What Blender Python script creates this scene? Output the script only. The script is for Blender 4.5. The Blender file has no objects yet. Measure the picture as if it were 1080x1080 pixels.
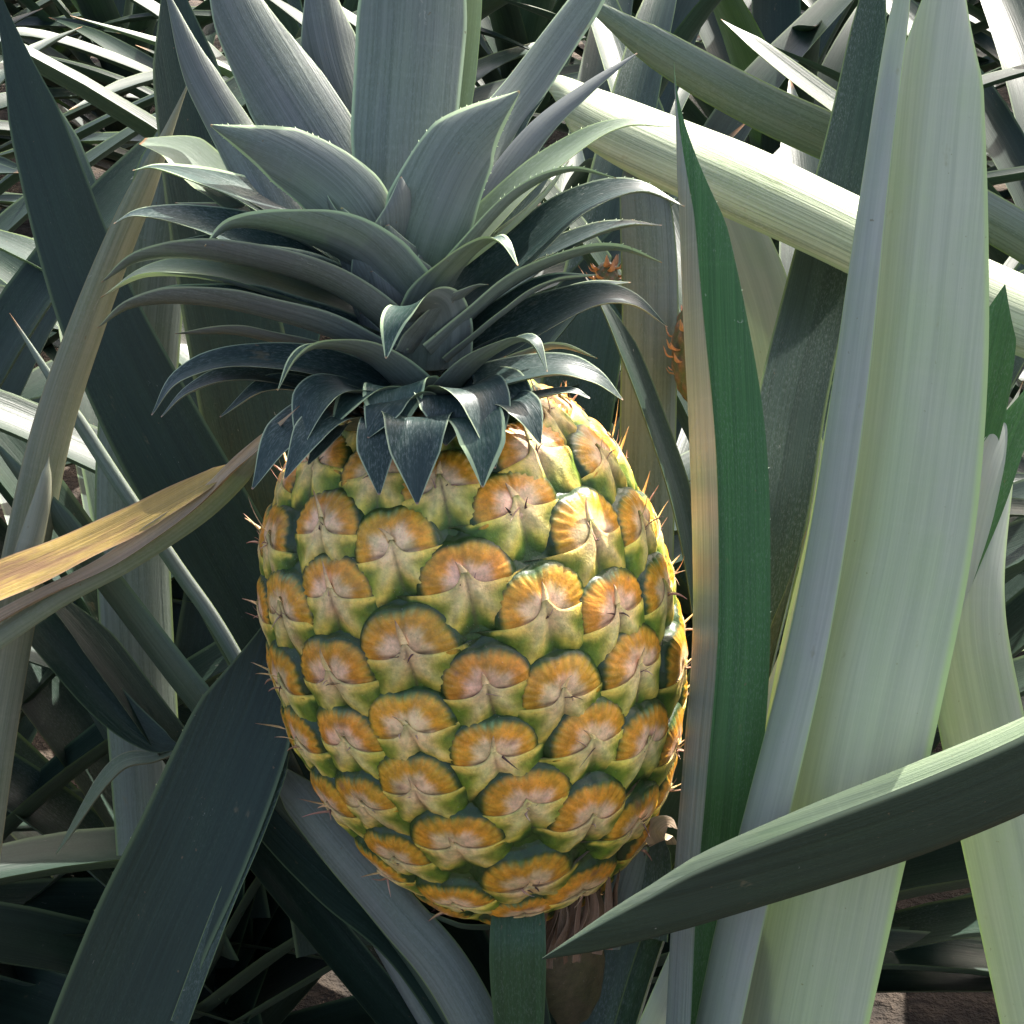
import bpy, math, random
import numpy as np
from mathutils import Vector, noise

rnd = random.Random(7)
nrs = np.random.default_rng(7)
S = 0.00027          # metres per photo pixel at the fruit's distance
D = 1900.0           # camera to fruit in the same unit
PITCH = math.radians(25)
CAMZ = 0.60
RIGHT = np.array([1., 0, 0])
FWD = np.array([0, math.cos(PITCH), -math.sin(PITCH)])
UP = np.array([0, math.sin(PITCH), math.cos(PITCH)])
CAM = np.array([0, 0, CAMZ])

def v3(X, Y, Z):
    """camera-aligned axes (right, up, towards viewer) -> world"""
    return CAM + S * (X * RIGHT + Y * UP + (D - Z) * FWD)
def cvec(a):         # direction only
    a = np.asarray(a, float)
    return a[0] * RIGHT + a[1] * UP - a[2] * FWD
def at(px, py, d=0.):
    k = (D + d) / D
    return v3((px - 540) * k, (540 - py) * k, -d)
def nrm(v):
    v = np.asarray(v, float)
    return v / (np.linalg.norm(v, axis=-1, keepdims=True) + 1e-12)
def sstep(a, b, x):
    t = np.clip((np.asarray(x, float) - a) / (b - a), 0, 1)
    return t * t * (3 - 2 * t)

scene = bpy.context.scene
col = scene.collection

# ------------------------------------------------------------------ objects
def tag(o, label=None, cat=None, group=None, kind=None):
    if label: o['label'] = label
    if cat: o['category'] = cat
    if group: o['group'] = group
    if kind: o['kind'] = kind
    return o
def empty(name, loc):
    o = bpy.data.objects.new(name, None); col.objects.link(o)
    o.location = tuple(loc); o.empty_display_size = .02
    return o
def mesh_obj(name, V, F, mat, parent=None, cols=None, uv=None, smooth=True):
    V = np.asarray(V, float)
    org = V.mean(0)
    if parent is not None and parent.type == 'EMPTY' and False: pass
    me = bpy.data.meshes.new(name)
    me.from_pydata((V - org).tolist(), [], F)
    if cols is not None:
        ca = me.color_attributes.new('pig', 'FLOAT_COLOR', 'POINT')
        C = np.ones((len(V), 4)); C[:, :3] = cols
        ca.data.foreach_set('color', C.ravel())
    if uv is not None:
        ul = me.uv_layers.new(name='UVMap')
        li = np.empty(len(me.loops), dtype=np.int32); me.loops.foreach_get('vertex_index', li)
        ul.data.foreach_set('uv', np.asarray(uv, float)[li].ravel())
    if smooth: me.polygons.foreach_set('use_smooth', [True] * len(me.polygons))
    me.materials.append(mat); me.update()
    o = bpy.data.objects.new(name, me); col.objects.link(o)
    wp = np.zeros(3)
    if parent is not None:
        o.parent = parent
        p = parent
        while p is not None:
            wp += np.array(p.location); p = p.parent
    o.location = tuple(org - wp)
    return o
class MB:
    def __init__(s): s.V = []; s.F = []; s.C = []; s.U = []; s.n = 0
    def add(s, V, F, C=None, U=None):
        V = np.asarray(V, float).reshape(-1, 3)
        s.V.append(V); s.F += [tuple(i + s.n for i in f) for f in F]
        s.C.append(np.broadcast_to(np.asarray(C if C is not None else (1, 1, 1), float), (len(V), 3)))
        s.U.append(np.zeros((len(V), 2)) if U is None else np.asarray(U, float))
        s.n += len(V)
    def build(s, name, mat, parent=None):
        return mesh_obj(name, np.vstack(s.V), s.F, mat, parent, np.vstack(s.C), np.vstack(s.U))
def grid_faces(nu, nv, flip=False):
    F = []
    for i in range(nu - 1):
        for j in range(nv - 1):
            a = i * nv + j; q = (a, a + 1, a + nv + 1, a + nv)
            F.append(q[::-1] if flip else q)
    return F

# ------------------------------------------------------------------ materials
class NT:
    def __init__(s, name):
        s.m = bpy.data.materials.new(name); s.m.use_nodes = True
        s.t = s.m.node_tree; s.t.nodes.clear()
        s.out = s.n('ShaderNodeOutputMaterial')
    def n(s, typ, **kw):
        x = s.t.nodes.new(typ)
        for k, v in kw.items(): setattr(x, k, v)
        return x
    def l(s, a, b): s.t.links.new(a, b)
    def inp(s, sock, v):
        if hasattr(v, 'is_linked') or isinstance(v, bpy.types.NodeSocket): s.l(v, sock)
        else: sock.default_value = v
    def mix(s, f, a, b, mode='MIX'):
        x = s.n('ShaderNodeMix', data_type='RGBA', blend_type=mode)
        s.inp(x.inputs[0], f); s.inp(x.inputs[6], a if not isinstance(a, tuple) else (*a, 1)); s.inp(x.inputs[7], b if not isinstance(b, tuple) else (*b, 1))
        return x.outputs[2]
    def math(s, op, a, b=0.0, clamp=False):
        x = s.n('ShaderNodeMath', operation=op, use_clamp=clamp)
        s.inp(x.inputs[0], a); s.inp(x.inputs[1], b); return x.outputs[0]
    def ramp(s, v, a, b, lo=0., hi=1.):
        x = s.n('ShaderNodeMapRange', interpolation_type='SMOOTHSTEP')
        s.inp(x.inputs[0], v); x.inputs[1].default_value = a; x.inputs[2].default_value = b
        x.inputs[3].default_value = lo; x.inputs[4].default_value = hi; return x.outputs[0]
    def noise(s, vec, scale, detail=3, rough=.55, dist=0.):
        x = s.n('ShaderNodeTexNoise'); s.l(vec, x.inputs['Vector'])
        x.inputs['Scale'].default_value = scale; x.inputs['Detail'].default_value = detail
        x.inputs['Roughness'].default_value = rough; x.inputs['Distortion'].default_value = dist
        return x.outputs[0]
    def scalevec(s, vec, xyz):
        x = s.n('ShaderNodeVectorMath', operation='MULTIPLY'); s.l(vec, x.inputs[0]); x.inputs[1].default_value = xyz
        return x.outputs[0]
    def addvec(s, vec, o):
        x = s.n('ShaderNodeVectorMath', operation='ADD'); s.l(vec, x.inputs[0]); s.l(o, x.inputs[1]); return x.outputs[0]

def leaf_material(name, ad, ab, margin, transl=.25, bloom=.5, rough=.42, tcol=(.25, .42, .06), stripe=.5,
                  tip=(.30, .16, .07), tip_at=.97, blotch=None, bumpk=1.0, marg_w=.90, tipw=.0, band_k=.16, blot=(.57, .68), bloomcol=(.27, .32, .28)):
    n = NT(name)
    uv = n.n('ShaderNodeUVMap').outputs[0]
    oi = n.n('ShaderNodeObjectInfo').outputs['Random']
    cmb = n.n('ShaderNodeCombineXYZ'); n.l(n.math('MULTIPLY', oi, 7.3), cmb.inputs[0]); n.l(n.math('MULTIPLY', oi, 3.1), cmb.inputs[1]); n.l(oi, cmb.inputs[2])
    uvo = n.addvec(uv, cmb.outputs[0])
    at_ = n.n('ShaderNodeAttribute', attribute_name='pig')
    sep = n.n('ShaderNodeSeparateColor'); n.l(at_.outputs['Color'], sep.inputs[0])
    side, marg, along = sep.outputs
    fine = n.noise(n.scalevec(uvo, (1800, 16, 1)), 1, 2, .6)
    mid = n.noise(n.scalevec(uvo, (420, 7, 1)), 1, 3, .6)
    big = n.noise(n.scalevec(uvo, (60, 22, 1)), 1, 4, .6)
    speck = n.noise(n.scalevec(uvo, (2600, 700, 1)), 1, 3, .75)
    base = n.mix(side, ab, ad)
    var = n.math('ADD', n.math('MULTIPLY', fine, .5), n.math('MULTIPLY', mid, .5))
    dark = n.mix(1., base, (.55, .60, .58), 'MULTIPLY')
    light = n.mix(1., base, (1.42, 1.38, 1.40), 'MULTIPLY')
    stf = n.ramp(var, .36, .64)
    c = n.mix(n.math('MULTIPLY', 1.0, stripe), base, n.mix(stf, dark, light))
    hue = n.mix(n.ramp(big, .35, .7), (1, 1, 1), (.90, 1.0, .82))
    c = n.mix(.8, c, n.mix(1., c, hue, 'MULTIPLY'))
    # waxy bloom, worn off in streaks
    bl = n.math('MULTIPLY', n.ramp(speck, .46, .68), n.ramp(big, .30, .62))
    c = n.mix(n.math('MULTIPLY', bl, bloom), c, bloomcol)
    # cross banding, faint
    band = n.noise(n.scalevec(uvo, (25, 420, 1)), 1, 2, .6)
    c = n.mix(n.math('MULTIPLY', n.ramp(band, .5, .75), band_k), c, n.mix(1., c, (1.5, 1.45, 1.5), 'MULTIPLY'))
    if blotch:
        bb = n.ramp(n.noise(n.scalevec(uvo, (90, 14, 1)), 1, 5, .7), *blot)
        c = n.mix(n.math('MULTIPLY', bb, .9), c, blotch)
    mg = n.ramp(n.math('ADD', marg, n.math('MULTIPLY', n.ramp(along, .55, 1.), tipw)), marg_w, marg_w + .08)  # pale margin widens to the tip: pigment, plus painted stand-in for sunlit tips
    c = n.mix(n.math('MULTIPLY', mg, .85), c, margin)
    # small scars and freckles
    sc = n.noise(n.scalevec(uvo, (700, 500, 1)), 1, 2, .5)
    c = n.mix(n.ramp(sc, .74, .78, 0, .6), c, (.16, .11, .06))
    scr = n.noise(n.scalevec(uvo, (260, 90, 1)), 1, 5, .75, 1.5)
    c = n.mix(n.ramp(scr, .68, .70, 0, .45), c, (.42, .42, .34))
    c = n.mix(n.ramp(n.noise(n.scalevec(uvo, (130, 60, 1)), 1, 4, .7), .66, .74, 0, .35), c, (.22, .17, .09))
    c = n.mix(n.ramp(along, tip_at, min(1., tip_at + .025)), c, tip)
    bs = n.n('ShaderNodeBsdfPrincipled')
    n.l(c, bs.inputs['Base Color'])
    n.l(n.math('ADD', n.math('MULTIPLY', speck, .25), rough - .12), bs.inputs['Roughness'])
    bs.inputs['Specular IOR Level'].default_value = .34
    bp = n.n('ShaderNodeBump'); bp.inputs['Strength'].default_value = .45 * bumpk; bp.inputs['Distance'].default_value = .0006
    n.l(n.math('ADD', n.math('MULTIPLY', mid, 1.), n.math('ADD', n.math('MULTIPLY', fine, .35), n.math('MULTIPLY', speck, .22))), bp.inputs['Height'])
    n.l(bp.outputs[0], bs.inputs['Normal'])
    tr = n.n('ShaderNodeBsdfTranslucent')
    n.l(n.mix(.55, c, n.mix(n.ramp(mid, .3, .7), tcol, tuple(x * 1.25 for x in tcol))), tr.inputs[0])
    ms = n.n('ShaderNodeMixShader'); ms.inputs[0].default_value = transl
    n.l(bs.outputs[0], ms.inputs[1]); n.l(tr.outputs[0], ms.inputs[2]); n.l(ms.outputs[0], n.out.inputs[0])
    return n.m

M_CROWN = leaf_material('crown_leaf_mat', (.026, .048, .046), (.145, .160, .148), (.42, .52, .32), .16, .40, .40, marg_w=.93, tip=(.34, .22, .14), tip_at=.985, tipw=.08)
M_CROWNG = leaf_material('crown_leaf_green_mat', (.035, .070, .058), (.175, .20, .180), (.52, .66, .38), .18, .4, .42, marg_w=.90, tip=(.45, .30, .16), tip_at=.985, tipw=.30)
M_LEAF = leaf_material('plant_leaf_mat', (.032, .056, .042), (.16, .185, .165), (.18, .25, .09), .2, .35, .40)
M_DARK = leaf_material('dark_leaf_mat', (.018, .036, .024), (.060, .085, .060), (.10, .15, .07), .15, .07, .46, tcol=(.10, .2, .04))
M_GREEN = leaf_material('green_leaf_mat', (.042, .122, .034), (.25, .29, .26), (.07, .16, .05), .03, .22, .40, bumpk=1.2, marg_w=.95, tip=(.06, .13, .05))
M_PALE = leaf_material('pale_leaf_mat', (.22, .27, .21), (.44, .46, .42), (.44, .56, .28), .38, .25, .5, tcol=(.44, .54, .28), stripe=.2, band_k=.05, bumpk=.6, bloomcol=(.45, .5, .47))
M_THICK = leaf_material('thick_leaf_mat', (.25, .32, .22), (.38, .43, .28), (.3, .4, .2), .12, .3, .55, stripe=.8, blotch=(.20, .26, .10), bloomcol=(.6, .62, .55))
M_LEAFG = leaf_material('stalk_leaf_mat', (.03, .075, .03), (.1, .14, .09), (.05, .1, .04), .1, .2, .45)
M_FIB = leaf_material('fibre_mat', (.22, .13, .08), (.20, .12, .08), (.35, .24, .16), .1, .3, .7, blotch=(.08, .045, .03), bumpk=2.5, bloomcol=(.4, .3, .22))
M_SUNEDGE = leaf_material('sunlit_edge_leaf_mat', (.24, .30, .20), (.028, .046, .028), (.34, .42, .25), .04, .05, .62)  # upper face coloured pale to stand in for sun on the strip
M_OLIVE = leaf_material('olive_leaf_mat', (.12, .15, .09), (.22, .23, .17), (.26, .24, .14), .2, .3, .5, bloomcol=(.34, .34, .30))
M_DRY = leaf_material('dry_leaf_mat', (.46, .31, .09), (.30, .27, .12), (.40, .26, .14), .22, .3, .6, tcol=(.5, .34, .10), blot=(.51, .64), blotch=(.26, .15, .08), tip=(.55, .40, .16), tip_at=.99, bumpk=1.6, bloomcol=(.5, .42, .3))
M_STRAW = leaf_material('straw_mat', (.50, .36, .24), (.42, .30, .20), (.6, .5, .38), .15, .3, .6, blotch=(.16, .08, .05), bumpk=2.5, bloomcol=(.6, .5, .42))

def fruit_material(name, rough=.38, sss=.12, bump=.35):
    n = NT(name)
    a = n.n('ShaderNodeAttribute', attribute_name='pig')
    tc = n.n('ShaderNodeTexCoord').outputs['Object']
    gn = n.n('ShaderNodeNewGeometry').outputs['Position']
    s1 = n.noise(gn, 420, 4, .65); s2 = n.noise(gn, 1500, 3, .7); s3 = n.noise(gn, 140, 3, .6)
    c = n.mix(1., a.outputs['Color'], n.mix(n.ramp(s1, .3, .7), (.74, .76, .72), (1.22, 1.2, 1.16)), 'MULTIPLY')
    c = n.mix(1., c, n.mix(n.ramp(s3, .35, .65), (.90, .98, .86), (1.08, 1.0, 1.05)), 'MULTIPLY')
    c = n.mix(n.ramp(s2, .66, .74, 0, .45), c, (.62, .56, .44))      # pale waxy dust
    c = n.mix(n.ramp(s2, .36, .29, 0, .5), c, (.16, .10, .05))        # tiny brown freckles
    b = n.n('ShaderNodeBsdfPrincipled'); n.l(c, b.inputs['Base Color'])
    n.l(n.math('ADD', n.math('MULTIPLY', s1, .3), rough - .12), b.inputs['Roughness'])
    b.inputs['Subsurface Weight'].default_value = sss
    b.inputs['Subsurface Radius'].default_value = (.003, .0016, .0006)
    b.inputs['Subsurface Scale'].default_value = 1.0
    bp = n.n('ShaderNodeBump'); bp.inputs['Strength'].default_value = bump; bp.inputs['Distance'].default_value = .0006
    n.l(n.math('ADD', s1, n.math('MULTIPLY', s2, .5)), bp.inputs['Height']); n.l(bp.outputs[0], b.inputs['Normal'])
    n.l(b.outputs[0], n.out.inputs[0]); return n.m
M_EYE = fruit_material('fruit_eye_mat')
M_BRACT = fruit_material('fruit_bract_mat', .5, .08, .6)
M_BRISTLE = fruit_material('bristle_mat', .6, 0., .3)

def soil_material():
    n = NT('soil_mat'); g = n.n('ShaderNodeNewGeometry').outputs['Position']
    a = n.noise(g, 30, 6, .65); b = n.noise(g, 4, 4, .6)
    c = n.mix(n.ramp(a, .35, .7), (.020, .014, .009), (.085, .06, .04)); c = n.mix(n.ramp(b, .4, .7, 0, .5), c, (.11, .085, .055))
    s = n.n('ShaderNodeBsdfPrincipled'); n.l(c, s.inputs['Base Color']); s.inputs['Roughness'].default_value = .95
    bp = n.n('ShaderNodeBump'); bp.inputs['Distance'].default_value = .02; n.l(a, bp.inputs['Height']); n.l(bp.outputs[0], s.inputs['Normal'])
    n.l(s.outputs[0], n.out.inputs[0]); return n.m
M_SOIL = soil_material()

# ------------------------------------------------------------------ leaves
def cr(P, n):
    """centripetal-ish Catmull-Rom resample of rows of P by arc length of first three columns"""
    P = np.asarray(P, float)
    if len(P) == 2: P = np.vstack([P[0], (P[0] + P[1]) / 2, P[1]])
    Q = np.vstack([2 * P[0] - P[1], P, 2 * P[-1] - P[-2]])
    out = []
    for i in range(1, len(Q) - 2):
        for t in np.linspace(0, 1, 16, endpoint=False):
            a, b, c, d = Q[i - 1], Q[i], Q[i + 1], Q[i + 2]
            out.append(.5 * ((2 * b) + (c - a) * t + (2 * a - 5 * b + 4 * c - d) * t * t + (3 * b - a - 3 * c + d) * t ** 3))
    out.append(P[-1]); out = np.array(out)
    L = np.concatenate([[0], np.cumsum(np.linalg.norm(np.diff(out[:, :3], axis=0), axis=1))])
    s = np.linspace(0, L[-1], n)
    return np.stack([np.interp(s, L, out[:, k]) for k in range(P.shape[1])], 1), s

def ribbon(mb, P, w, Wd, ang, thick, nc=13, teeth=0., tooth_from=.5, wob=0., fold=0., tr=rnd, vee=0.):
    """P spine points (n,3), w full widths, Wd width directions, ang gutter half angle (n,)"""
    n = len(P)
    T = nrm(np.gradient(P, axis=0))
    Wd = nrm(Wd - T * (Wd * T).sum(1)[:, None])
    N = nrm(np.cross(T, Wd))
    L = np.concatenate([[0], np.cumsum(np.linalg.norm(np.diff(P, axis=0), axis=1))])
    t = L / L[-1]
    c = np.linspace(-1, 1, nc)
    # finer spacing near margins
    c = np.sin(c * math.pi / 2) * .35 + c * .65
    ang = np.broadcast_to(ang, (n,))
    hw = (w / 2)[:, None]
    A = ang[:, None] * c[None]
    x = hw * np.sin(A) / ang[:, None]
    y = hw * (1 - np.cos(A)) / ang[:, None]
    y = y * (1 - fold) + fold * hw * np.abs(c)[None] * np.sin(ang[:, None] * .5)
    if vee:
        b_ = math.radians(vee); ac = np.sqrt(c * c + .012)[None]
        x = hw * c[None] * math.cos(b_); y = hw * ac * math.sin(b_)
        A = math.radians(vee) * np.tanh(c * 5)[None] * np.ones((n, 1))
    if wob:
        ph = tr.random() * 6
        wv = np.sin(t * 14 + ph)[:, None] * np.abs(c)[None] ** 2 * np.sign(c)[None] + .6 * np.sin(t * 23 + 2 * ph)[:, None] * c[None] ** 2
        y = y + wv * hw * wob
    th = thick * (1 - np.abs(c) ** 3.)[None] * np.clip(hw / (hw.max() * .35), .15, 1)
    base = P[:, None] + Wd[:, None] * x[..., None] + N[:, None] * y[..., None]
    # surface normal of gutter for thickness
    nn = N[:, None] * np.cos(A)[..., None] - Wd[:, None] * np.sin(A)[..., None]
    top = base + nn * th[..., None] * .5
    bot = base - nn * th[..., None] * .5
    U = np.stack([x if False else np.broadcast_to(c[None] * hw, x.shape), np.broadcast_to(L[:, None], x.shape)], 2).reshape(-1, 2)
    def colr(side):
        return np.stack([np.full(x.shape, side), np.broadcast_to(np.abs(c)[None], x.shape), np.broadcast_to(t[:, None], x.shape)], 2).reshape(-1, 3)
    mb.add(top.reshape(-1, 3), grid_faces(n, nc), colr(1.), U)
    mb.add(bot.reshape(-1, 3), grid_faces(n, nc, True), colr(0.), U + [.37, .11])
    if teeth:
        k = tooth_from
        while k < .985:
            i = min(n - 1, int(k * (n - 1)))
            for e, s in ((0, -1), (nc - 1, 1)):
                b = base[i, e]; o = nrm(nn[i, e] * .25 + Wd[i] * s * math.cos(ang[i]) + N[i] * math.sin(ang[i]) * .8)
                ln = teeth * (.5 + .7 * tr.random())
                V = [b - T[i] * ln * .45 - o * ln * .1, b + T[i] * ln * .35 - o * ln * .1, b + o * ln * .8 + T[i] * ln * .8, b + nn[i, e] * ln * .22]
                mb.add(V, [(0, 3, 2), (3, 1, 2), (0, 2, 1)], (0., 1., .9))
            k += (.03 + .02 * tr.random())
    return T, N

A_CAM = np.array([math.sin(-.221) * math.cos(.3), math.cos(-.221) * math.cos(.3), math.sin(.3)])  # fruit axis, camera axes
AX = cvec(A_CAM)

DSH = 28
def crown_leaf(parent, pts, w, mat=None, ang=.75, roll=0., label=None, prof='crown', thick=3.2, teeth=0., Wc=None, wob=.02, n=44, name='crown_leaf'):
    """pts: (px,py,d) list root..tip"""
    P0 = np.array([at(p[0], p[1], p[2] - DSH) for p in pts])
    P, _ = cr(P0, n)
    t = np.linspace(0, 1, n)
    # keep the leaf on top of the fruit's shoulder
    rel = P - CAM; dep = rel @ FWD
    qx = 540 + rel @ RIGHT / dep * D; qy = 540 - rel @ UP / dep * D
    push = np.zeros(n)
    for i in range(n):
        dd = np.hypot(GP[:, 0] - qx[i], GP[:, 1] - qy[i]) + np.where(face > 0, 0, 400)
        j = int(dd.argmin())
        if dd[j] < 25 and t[i] > .12:
            push[i] = max(0., (dep[i] / S) - (D - G[j, 2] - 26 - 8 * math.sin(i)) * 1.0 if False else (dep[i] / S) - (D - G[j, 2] - 28))
    push = np.convolve(np.pad(np.maximum.accumulate(push), 4, mode='edge'), np.ones(9) / 9, 'valid')
    P = CAM + rel * (1 - push * S / dep)[:, None]
    if isinstance(w, (int, float)):
        wv = w * np.minimum(1, .82 + .5 * t) * (1 - t ** 2.1)
    else:
        wv = np.interp(t, np.linspace(0, 1, len(w)), w)
    wv = np.maximum(wv * S, .6 * S)
    if Wc is None:
        Dv = P[int(n * .7)] - P[0]
        O = nrm(Dv - AX * (Dv @ AX))
        W0 = np.cross(AX, O)
    else:
        W0 = cvec(Wc)
    T = nrm(np.gradient(P, axis=0))
    Wd = nrm(W0[None] - T * (T @ W0)[:, None])
    N = np.cross(T, Wd)
    r = np.radians(np.interp(t, np.linspace(0, 1, len(roll)), roll) if isinstance(roll, (list, tuple)) else np.full(n, roll))[:, None]
    if Wc is None:      # positive roll turns the upper face towards the viewer
        k_ = int(n * .5)
        r = r * (-1. if Wd[k_] @ (CAM - P[k_]) > 0 else 1.)
    Wd = Wd * np.cos(r) + N * np.sin(r)
    a = np.interp(t, np.linspace(0, 1, len(ang)), ang) if isinstance(ang, (list, tuple)) else np.full(n, ang)
    mb = MB()
    ribbon(mb, P, wv, Wd, a, thick * S, teeth=teeth * S, wob=wob, tooth_from=.55)
    o = mb.build(name, mat or M_CROWN, parent)
    if label: o['label'] = label
    return o

def leaf(parent, pts, w, roll, mat, ang=.5, s=None, thick=4., label=None, teeth=0., n=60, wob=.01, fold=0., name='leaf', tooth_from=.1, vee=0.):
    """long plant leaf. pts (px,py,d). roll 0 = upper face to viewer, 180 = lower face to viewer, 90 = upper face up."""
    P0 = np.array([at(*p) for p in pts])
    m = len(pts)
    ex = lambda q: np.interp(np.linspace(0, 1, m), np.linspace(0, 1, len(q)), q) if isinstance(q, (list, tuple)) else np.full(m, float(q))
    W_, R_, A_ = ex(w), ex(roll), ex(ang)
    Q, _ = cr(np.column_stack([P0, W_, R_, A_]), n)
    P = Q[:, :3]; wv = np.maximum(Q[:, 3] * S, .8 * S); R = np.radians(Q[:, 4])[:, None]; a = np.maximum(Q[:, 5], .05)
    wv = wv * np.clip((1 - np.linspace(0, 1, n)) / .14, .01, 1) ** .85
    T = nrm(np.gradient(P, axis=0))
    V = CAM[None] - P; V = nrm(V - T * (V * T).sum(1)[:, None])
    if s is None: s = 1 if (pts[-1][0] > pts[0][0]) else -1
    Qd = s * np.cross(V, T)
    # camera axes are right handed (right, up, towards viewer)
    N = np.cos(R) * V + np.sin(R) * Qd
    Wd = np.cross(N, T)
    mb = MB()
    ribbon(mb, P, wv, Wd, a, thick * S, nc=17, teeth=teeth * S, wob=wob, fold=fold, tooth_from=tooth_from, vee=vee)
    o = mb.build(name, mat, parent)
    if label: o['label'] = label
    return o

# ------------------------------------------------------------------ the fruit
CX, CY, LF, RF, NTp, NBp, MX = 505.2, 684.6, 598., 206.5, 2.5, 1.9, .036
KT = 500
tt = -np.cos(np.linspace(0, math.pi, KT))
zz = tt * LF / 2
tm = tt - MX
rr = np.where(tm > 0, 1 - np.clip(tm / (1 - MX), 0, 1) ** NTp, 1 - np.clip(-tm / (1 + MX), 0, 1) ** NBp)
rr = RF * np.sqrt(np.clip(rr, 0, 1))
ss = np.concatenate([[0], np.cumsum(np.hypot(np.diff(zz), np.diff(rr)))])
E2 = np.array([0, 0, 1.]) - A_CAM * A_CAM[2]; E2 /= np.linalg.norm(E2)
E1 = -np.cross(A_CAM, E2)
FC = np.array([CX - 540, 540 - CY, 0.])
dz = np.gradient(zz, ss); dr = np.gradient(rr, ss)
kd2 = np.gradient(np.unwrap(np.arctan2(dr, dz)), ss)     # meridional curvature (negative)
def frame(s, th):
    z = np.interp(s, ss, zz); r = np.interp(s, ss, rr)
    a = np.interp(s, ss, dz); b = np.interp(s, ss, dr)
    q = math.hypot(a, b); a /= q; b /= q
    rad = E1 * math.sin(th) + E2 * math.cos(th)
    e = E1 * math.cos(th) - E2 * math.sin(th)
    m = A_CAM * a + rad * b
    nn = rad * a - A_CAM * b
    return FC + A_CAM * z + rad * r, e, m, nn, r, a
def surf(s, th):
    z = np.interp(s, ss, zz); r = np.interp(s, ss, rr)
    return FC + A_CAM * z[:, None] + (E1 * np.sin(th)[:, None] + E2 * np.cos(th)[:, None]) * r[:, None]
SEEN = [(545,542),(620,570),(493,621),(573,648),(645,650),(433,688),(515,725),(590,735),(667,708),(693,630),(672,560),(633,490),(597,433),(563,485),(468,520),(420,585),(346,562),(356,631),(307,650),(278,650),(293,575),(305,513),(360,715),(308,723),(373,783),(327,783),(393,849),(438,770),(523,798),(620,783),(673,787),(443,833),(555,848),(618,862),(663,867),(485,888),(557,927),(610,935),(487,947),(425,903),(703,790),(710,707)]
gs, gt = np.meshgrid(np.linspace(ss[4], ss[-5], 300), np.linspace(-1.75, 1.75, 360), indexing='ij')
gs = gs.ravel(); gt = gt.ravel(); G = surf(gs, gt)
kk = D / (D - G[:, 2]); GP = np.stack([540 + G[:, 0] * kk, 540 - G[:, 1] * kk], 1)
# facing filter
h = 1e-2
Nn = np.cross(surf(gs, gt + h) - G, surf(gs + 1, gt) - G); Nn = nrm(Nn)
vv = nrm(np.array([0, 0, D]) - G)
face = (Nn * vv).sum(1)
if np.median(face) < 0: face = -face
fixed = []
for (x, y) in SEEN:
    dd = np.hypot(GP[:, 0] - x, GP[:, 1] - y) + np.where(face > .05, 0, 400)
    i = int(np.argmin(dd)); fixed.append((gs[i], gt[i]))
fixedP = surf(np.array([f[0] for f in fixed]), np.array([f[1] for f in fixed]))
# random samples over the surface by area
cum = np.concatenate([[0], np.cumsum((rr[1:] + rr[:-1]) / 2 * np.diff(ss))])
us = np.interp(nrs.random(9000) * cum[-1], cum, ss); ut = nrs.random(9000) * 2 * math.pi - math.pi
ok = (us > ss[-1] * .055) & (us < ss[-1] * .93)
us, ut = us[ok], ut[ok]; UPt = surf(us, ut)
pts = fixedP.copy()
dmin = np.linalg.norm(UPt[:, None] - pts[None], axis=2).min(1)
while True:
    i = int(np.argmax(dmin))
    if dmin[i] < 58: break
    pts = np.vstack([pts, UPt[i]]); dmin = np.minimum(dmin, np.linalg.norm(UPt - UPt[i], axis=1))
nf = len(fixedP)
for it in range(14):
    own = np.linalg.norm(UPt[:, None] - pts[None], axis=2).argmin(1)
    for k in range(nf, len(pts)):
        mk = own == k
        if mk.sum() > 3: 
            c = UPt[mk].mean(0); j = np.linalg.norm(UPt - c, axis=1).argmin(); pts[k] = UPt[j]
eyes = list(fixed)
for k in range(nf, len(pts)):
    j = np.linalg.norm(UPt - pts[k], axis=1).argmin(); eyes.append((us[j], ut[j]))
EP = surf(np.array([e[0] for e in eyes]), np.array([e[1] for e in eyes]))
DM = np.linalg.norm(EP[:, None] - EP[None], axis=2); DM.sort(axis=1)
cell = np.clip(DM[:, 1:6].mean(1) / 81., .66, 1.2)
print('EYES', len(eyes), 'fixed', nf)

def towc(A): # camera-axis px coords -> world
    A = np.asarray(A, float)
    return CAM + S * (A[..., 0:1] * RIGHT + A[..., 1:2] * UP + (D - A[..., 2:3]) * FWD)

pine = empty('pineapple', towc(FC - A_CAM * (LF / 2 + 12)))
tag(pine, 'ripe orange and green pineapple with a grey-green spiky crown', 'pineapple')

# body under the eyes
mb = MB()
th = np.linspace(0, 2 * math.pi, 97)[:-1]
sel = np.linspace(0, KT - 1, 90).astype(int)
B = FC + A_CAM * zz[sel][:, None, None] * .985 + (E1 * np.sin(th)[:, None] + E2 * np.cos(th)[:, None])[None] * (np.maximum(rr[sel] - 1, .5))[:, None, None]
F = []
for i in range(len(sel) - 1):
    for j in range(96):
        a = i * 96 + j; b = i * 96 + (j + 1) % 96
        F.append((a, b, b + 96, a + 96))
mb.add(towc(B.reshape(-1, 3)), F, (.035, .075, .008))
mb.build('fruit_body', M_BRACT, pine)

ORG = np.array([.70, .31, .025]); YEL = np.array([.74, .45, .05]); PNK = np.array([.90, .60, .36]); GRN = np.array([.06, .13, .012])
DGR = np.array([.022, .05, .010]); TAN = np.array([.90, .68, .30]); BYE = np.array([.88, .66, .11]); BRN = np.array([.17, .085, .055]); LGR = np.array([.24, .40, .20])
def lerp(a, b, f): f = np.asarray(f)[..., None]; return a * (1 - f) + b * f

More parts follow.
